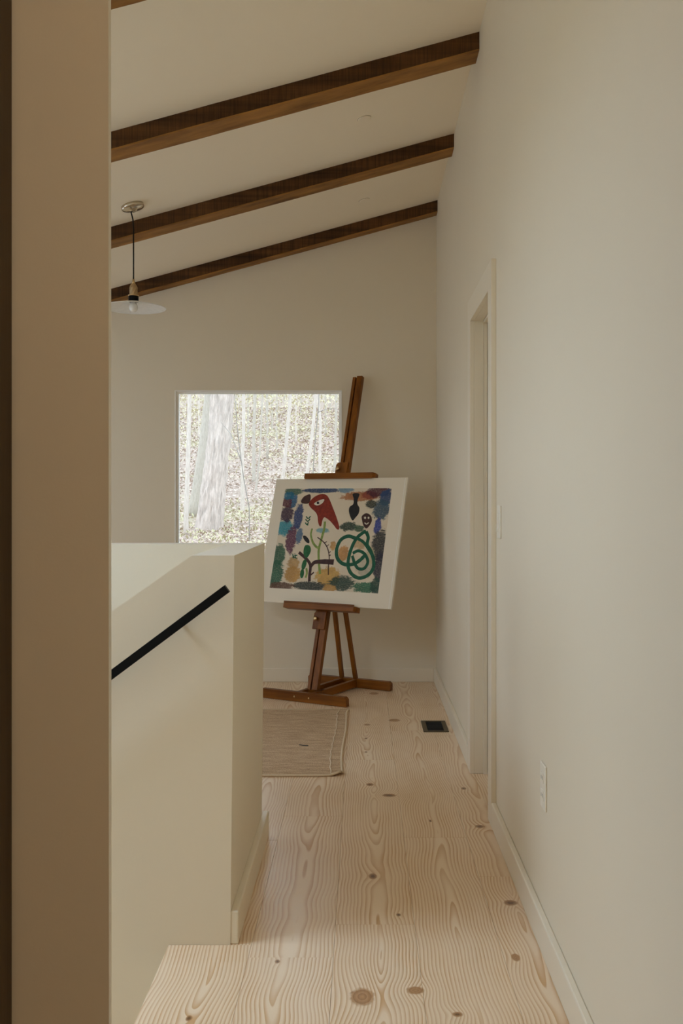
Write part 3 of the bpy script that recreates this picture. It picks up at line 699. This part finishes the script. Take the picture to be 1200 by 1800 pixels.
def bark_mat(name, pale, dark, sc=1.0):
    t = NT(name); c = t.coord(); n1 = t.noise(t.scale(c, (28 * sc, 28 * sc, 5 * sc)), 1, 5, .7); n2 = t.noise(c, 1.4, 3)
    col = t.mix(t.mr(n1, .36, .62, 0, 1), dark, pale); col = t.mix(t.math('MULTIPLY', n2, .35), col, (0.369, 0.381, 0.331)); t.bump(n1, .6, .02); return t.fin(col, .95, 0, .1)
B_big = bark_mat('rough_bark', (0.74, 0.615, 0.53), (0.47, 0.38, 0.325)); B_pale = bark_mat('pale_bark', (0.72, 0.62, 0.53), (0.56, 0.47, 0.40), 2); B_grey = bark_mat('grey_bark', (0.56, 0.485, 0.40), (0.42, 0.36, 0.29), 2); B_dark = bark_mat('dark_bark', (0.319, 0.281, 0.243), (0.217, 0.185, 0.160), 3)
def leaf_mat(name, a, c):
    t = NT(name); n1 = t.noise(t.coord(), 2.5, 3); col = t.mix(t.mr(n1, .35, .65, 0, 1), a, c); t.p.inputs['Transmission Weight'].default_value = 0
    return t.fin(col, .7, 0, .2)
L_spring = leaf_mat('spring_leaves', (0.50, 0.45, 0.25), (0.62, 0.56, 0.37)); L_litter = leaf_mat('fallen_leaves', (0.47, 0.345, 0.275), (0.62, 0.50, 0.415)); L_grass = leaf_mat('young_grass', (0.43, 0.395, 0.22), (0.54, 0.49, 0.31))

def trunk_mesh(path, rads, seg, rough, ridge=0):
    m = MB(); vs = []; fs = []
    for i, (p, r) in enumerate(zip(path, rads)):
        for k in range(seg):
            a = 2 * math.pi * k / seg
            rr = r * (1 + rough * noise.noise((math.cos(a) * 2, math.sin(a) * 2, p[2] * 1.2)))
            if ridge: rr += ridge * (abs(noise.noise((a * 4.5, p[2] * 2.3, 7))) - .25) + ridge * .7 * noise.noise((a * 9, p[2] * 7, 2))
            vs.append((p[0] + rr * math.cos(a), p[1] + rr * math.sin(a), p[2]))
    for i in range(len(path) - 1):
        for k in range(seg): fs.append((i * seg + k, i * seg + (k + 1) % seg, (i + 1) * seg + (k + 1) % seg, (i + 1) * seg + k))
    fs += [tuple(range(seg)), tuple((len(path) - 1) * seg + k for k in range(seg))]
    return m.add(vs, fs)
def leaf_cluster(centres, n, spread, size, mat, name, parent):
    m = MB()
    for _ in range(n):
        c0 = random.choice(centres); p = Vector(c0) + Vector((random.gauss(0, spread), random.gauss(0, spread), random.gauss(0, spread * .8)))
        a = Vector((random.uniform(-1, 1), random.uniform(-1, 1), random.uniform(-.6, .6))).normalized() * size * random.uniform(.6, 1.2)
        q = a.cross(Vector((random.uniform(-1, 1), random.uniform(-1, 1), random.uniform(-1, 1)))).normalized() * size * .4
        m.add([p - a * .5, p + q * .5, p + a * .5, p - q * .5], [(0, 1, 2, 3)])
    o = m.build(name, mat, parent); o['kind'] = 'stuff'; return o
F = 1717.0
def tree(D, pts, wpx, mat, label, height=11, seg=14, rough=.06, ridge=0, leaves=0, branches=2, group='trees outside the window', flare=1.25, name='tree'):
    """pts: (px, py) points of the trunk seen through the window, foot first; the tree stands at distance D."""
    P3 = [Vector(((a - 637) * D / F, D, EYE - (c - 882) * D / F)) for a, c in pts]
    foot = P3[0].copy(); foot.z = hill(foot.x, D) - .08
    base = empty(name, foot)
    if P3[0].z > foot.z + .05: P3 = [foot] + P3
    else: P3[0] = foot
    last = P3[-1]; dv = (P3[-1] - P3[-2]).normalized(); dv = (dv + Vector((0, 0, 1.2))).normalized()
    while P3[-1].z < foot.z + height: P3.append(P3[-1] + dv * 1.4 + Vector((random.uniform(-.08, .08), random.uniform(-.1, .1), 0)))
    path = []; 
    for a, c in zip(P3, P3[1:]):
        k = max(2, int((c - a).length / (.10 if ridge else .4)))
        for j in range(k): path.append(a.lerp(c, j / k))
    path.append(P3[-1]); r0 = wpx * D / F / 2; H = path[-1].z - foot.z
    rads = [r0 * (1 - .55 * (p.z - foot.z) / H) * (1 + (flare - 1) * math.exp(-(p.z - foot.z) / .35)) for p in path]
    loc = [p - foot for p in path]
    trunk_mesh(loc, rads, seg, rough, ridge).build('trunk', mat, base, smooth=True)
    tips = []
    for q in range(branches):
        i = int(len(loc) * random.uniform(.35, .9)); p = loc[min(i, len(loc) - 1)]; a = random.uniform(0, 6.28); L = random.uniform(.8, 2.2)
        e = p + Vector((math.cos(a) * L, math.sin(a) * L, L * .6)); mid = p.lerp(e, .5) + Vector((0, 0, .1))
        rr = max(.008, rads[min(i, len(rads) - 1)] * .35)
        MB().tube([p, mid, e], [rr, rr * .7, rr * .25], 6).build('branch', mat, base, smooth=True); tips += [mid, e]
    if leaves: leaf_cluster(tips or loc[len(loc) // 2:], leaves, .55, .10, L_spring, 'foliage', base)
    return tag(base, label, 'tree', group), base
random.seed(5)
tree(16, [(366, 940), (374, 860), (384, 780), (391, 700)], 43, B_big, 'thick trunk with rough pale bark leaning right just outside the window', 12, 72, .05, .045, 0, 3, flare=1.22)
tree(18.5, [(337, 925), (345, 860), (358, 770), (366, 700)], 16, B_grey, 'grey leaning trunk half hidden behind the left side of the thick trunk', 11, 14)
tree(15, [(327, 900), (331, 790), (333, 700)], 8, B_pale, 'slender pale trunk beside the left edge of the window, left of the thick trunk', 10, 12)
tree(20, [(426, 902), (426, 800), (428, 760), (428, 698)], 6.5, B_pale, 'slim pale trunk standing alone just right of the thick trunk', 10, 12)
tree(27, [(446, 846), (446, 760), (448, 698)], 6, B_grey, 'grey straight trunk, second to the right of the thick trunk', 11, 12)
tree(24, [(450, 860), (455, 815), (458, 770), (461, 698)], 3.4, B_grey, 'thin curved grey stem beside the straight grey trunk', 9, 8)
tree(34, [(470, 815), (470, 760), (469, 698)], 4.5, B_grey, 'thin distant trunk midway between the curved stem and white trunk', 10, 8)
tree(18, [(488, 905), (497, 840), (504, 770), (510, 698)], 6.8, B_pale, 'white trunk bending slightly right above the top left of the print', 10, 12)
tree(22, [(534, 880), (539, 835), (548, 770), (555, 698)], 6.2, B_pale, 'pale leaning trunk above the left end of the top clamp', 10, 12)
tree(25, [(562, 870), (562, 800), (563, 745), (559, 698)], 5.4, B_pale, 'pale straight trunk close to the right of the leaning pale trunk', 10, 12)
tree(30, [(587, 850), (589, 800), (591, 698)], 5, B_grey, 'greenish grey trunk nearest the right side of the window frame', 10, 10)
tree(14, [(438, 894), (428, 840), (420, 780), (416, 740)], 1.9, B_dark, 'thin bare sapling leaning left between the thick trunk and slim pale trunk', 2.6, 6, branches=1, flare=1, name='sapling')
s_, base = tree(15, [(548, 860), (552, 800), (555, 760), (560, 715)], 2.0, B_dark, 'dark thin sapling with one long side branch near the right window edge', 2.7, 6, branches=0, flare=1, name='sapling')
q0 = Vector(((558 - 637) * 15 / F, 15, EYE + (882 - 725) * 15 / F)) - base.location
MB().tube([q0, q0 + Vector((.11, .05, .05)), q0 + Vector((.28, .1, .075))], [.007, .005, .003], 6).build('branch', B_dark, base, smooth=True)
spots = [(395, 40, 4), (404, 52, 3), (436, 44, 3.4), (478, 48, 3.2), (486, 38, 3.6), (520, 42, 3.8), (529, 55, 3), (572, 46, 3.6), (540, 60, 2.6), (350, 45, 4), (342, 58, 3), (415, 62, 2.6), (500, 64, 2.8), (580, 58, 2.8), (464, 70, 2.6)]
ORD = ['first','second','third','fourth','fifth','sixth','seventh','eighth','ninth','tenth','eleventh','twelfth','thirteenth','fourteenth','fifteenth']
spots.sort()
for i, (a, D, wd) in enumerate(spots):
    tree(D, [(a + 0, 882 - (hill((a - 637) * D / F, D) - EYE) * F / D), (a, 700)], wd, random.choice((B_grey, B_pale, B_grey)),
         'thin distant trunk far up the leafy slope, %s such trunk from the left' % ORD[i], 13, 7, leaves=260, branches=4, group='distant trunks up the slope', flare=1.1)
# litter, grass and undergrowth: uncountable
def scatter(name, n, y0, y1, size, mat, up, pw=1.0, lift=.0, label=''):
    m = MB()
    for _ in range(n):
        y = y0 + (y1 - y0) * random.random() ** pw; half = 1.5 + y * .17; x = -.07 * y * 2.0 + random.uniform(-half, half) ; z = hill(x, y) + lift * random.random()
        s = size * (.5 + y / 25) * random.uniform(.6, 1.3); a = random.uniform(0, 6.28); t1 = Vector((math.cos(a), math.sin(a), random.uniform(-up, up))); t2 = Vector((-math.sin(a), math.cos(a), random.uniform(-.6, .6) if not up > 2 else 0)) * .5
        p = Vector((x, y, z + .02)); m.add([p - t1 * s * .5, p + t2 * s * .5, p + t1 * s * .5, p - t2 * s * .5], [(0, 1, 2, 3)])
    o = m.build(name, mat); o['kind'] = 'stuff'; o['label'] = label; o['category'] = 'foliage'; return o
scatter('leaf_litter', 60000, 8, 60, .055, L_litter, .6, 1.5, .02, 'fallen brown leaves covering the slope outside the window')
scatter('grass_tufts', 12000, 8, 22, .05, L_grass, 1.5, 1.6, .04, 'fresh pale green grass tufts at the foot of the slope')
scatter('undergrowth_leaves', 30000, 24, 95, .05, L_spring, 1.2, 1.0, 3.0, 'pale spring green undergrowth leaves up the slope')
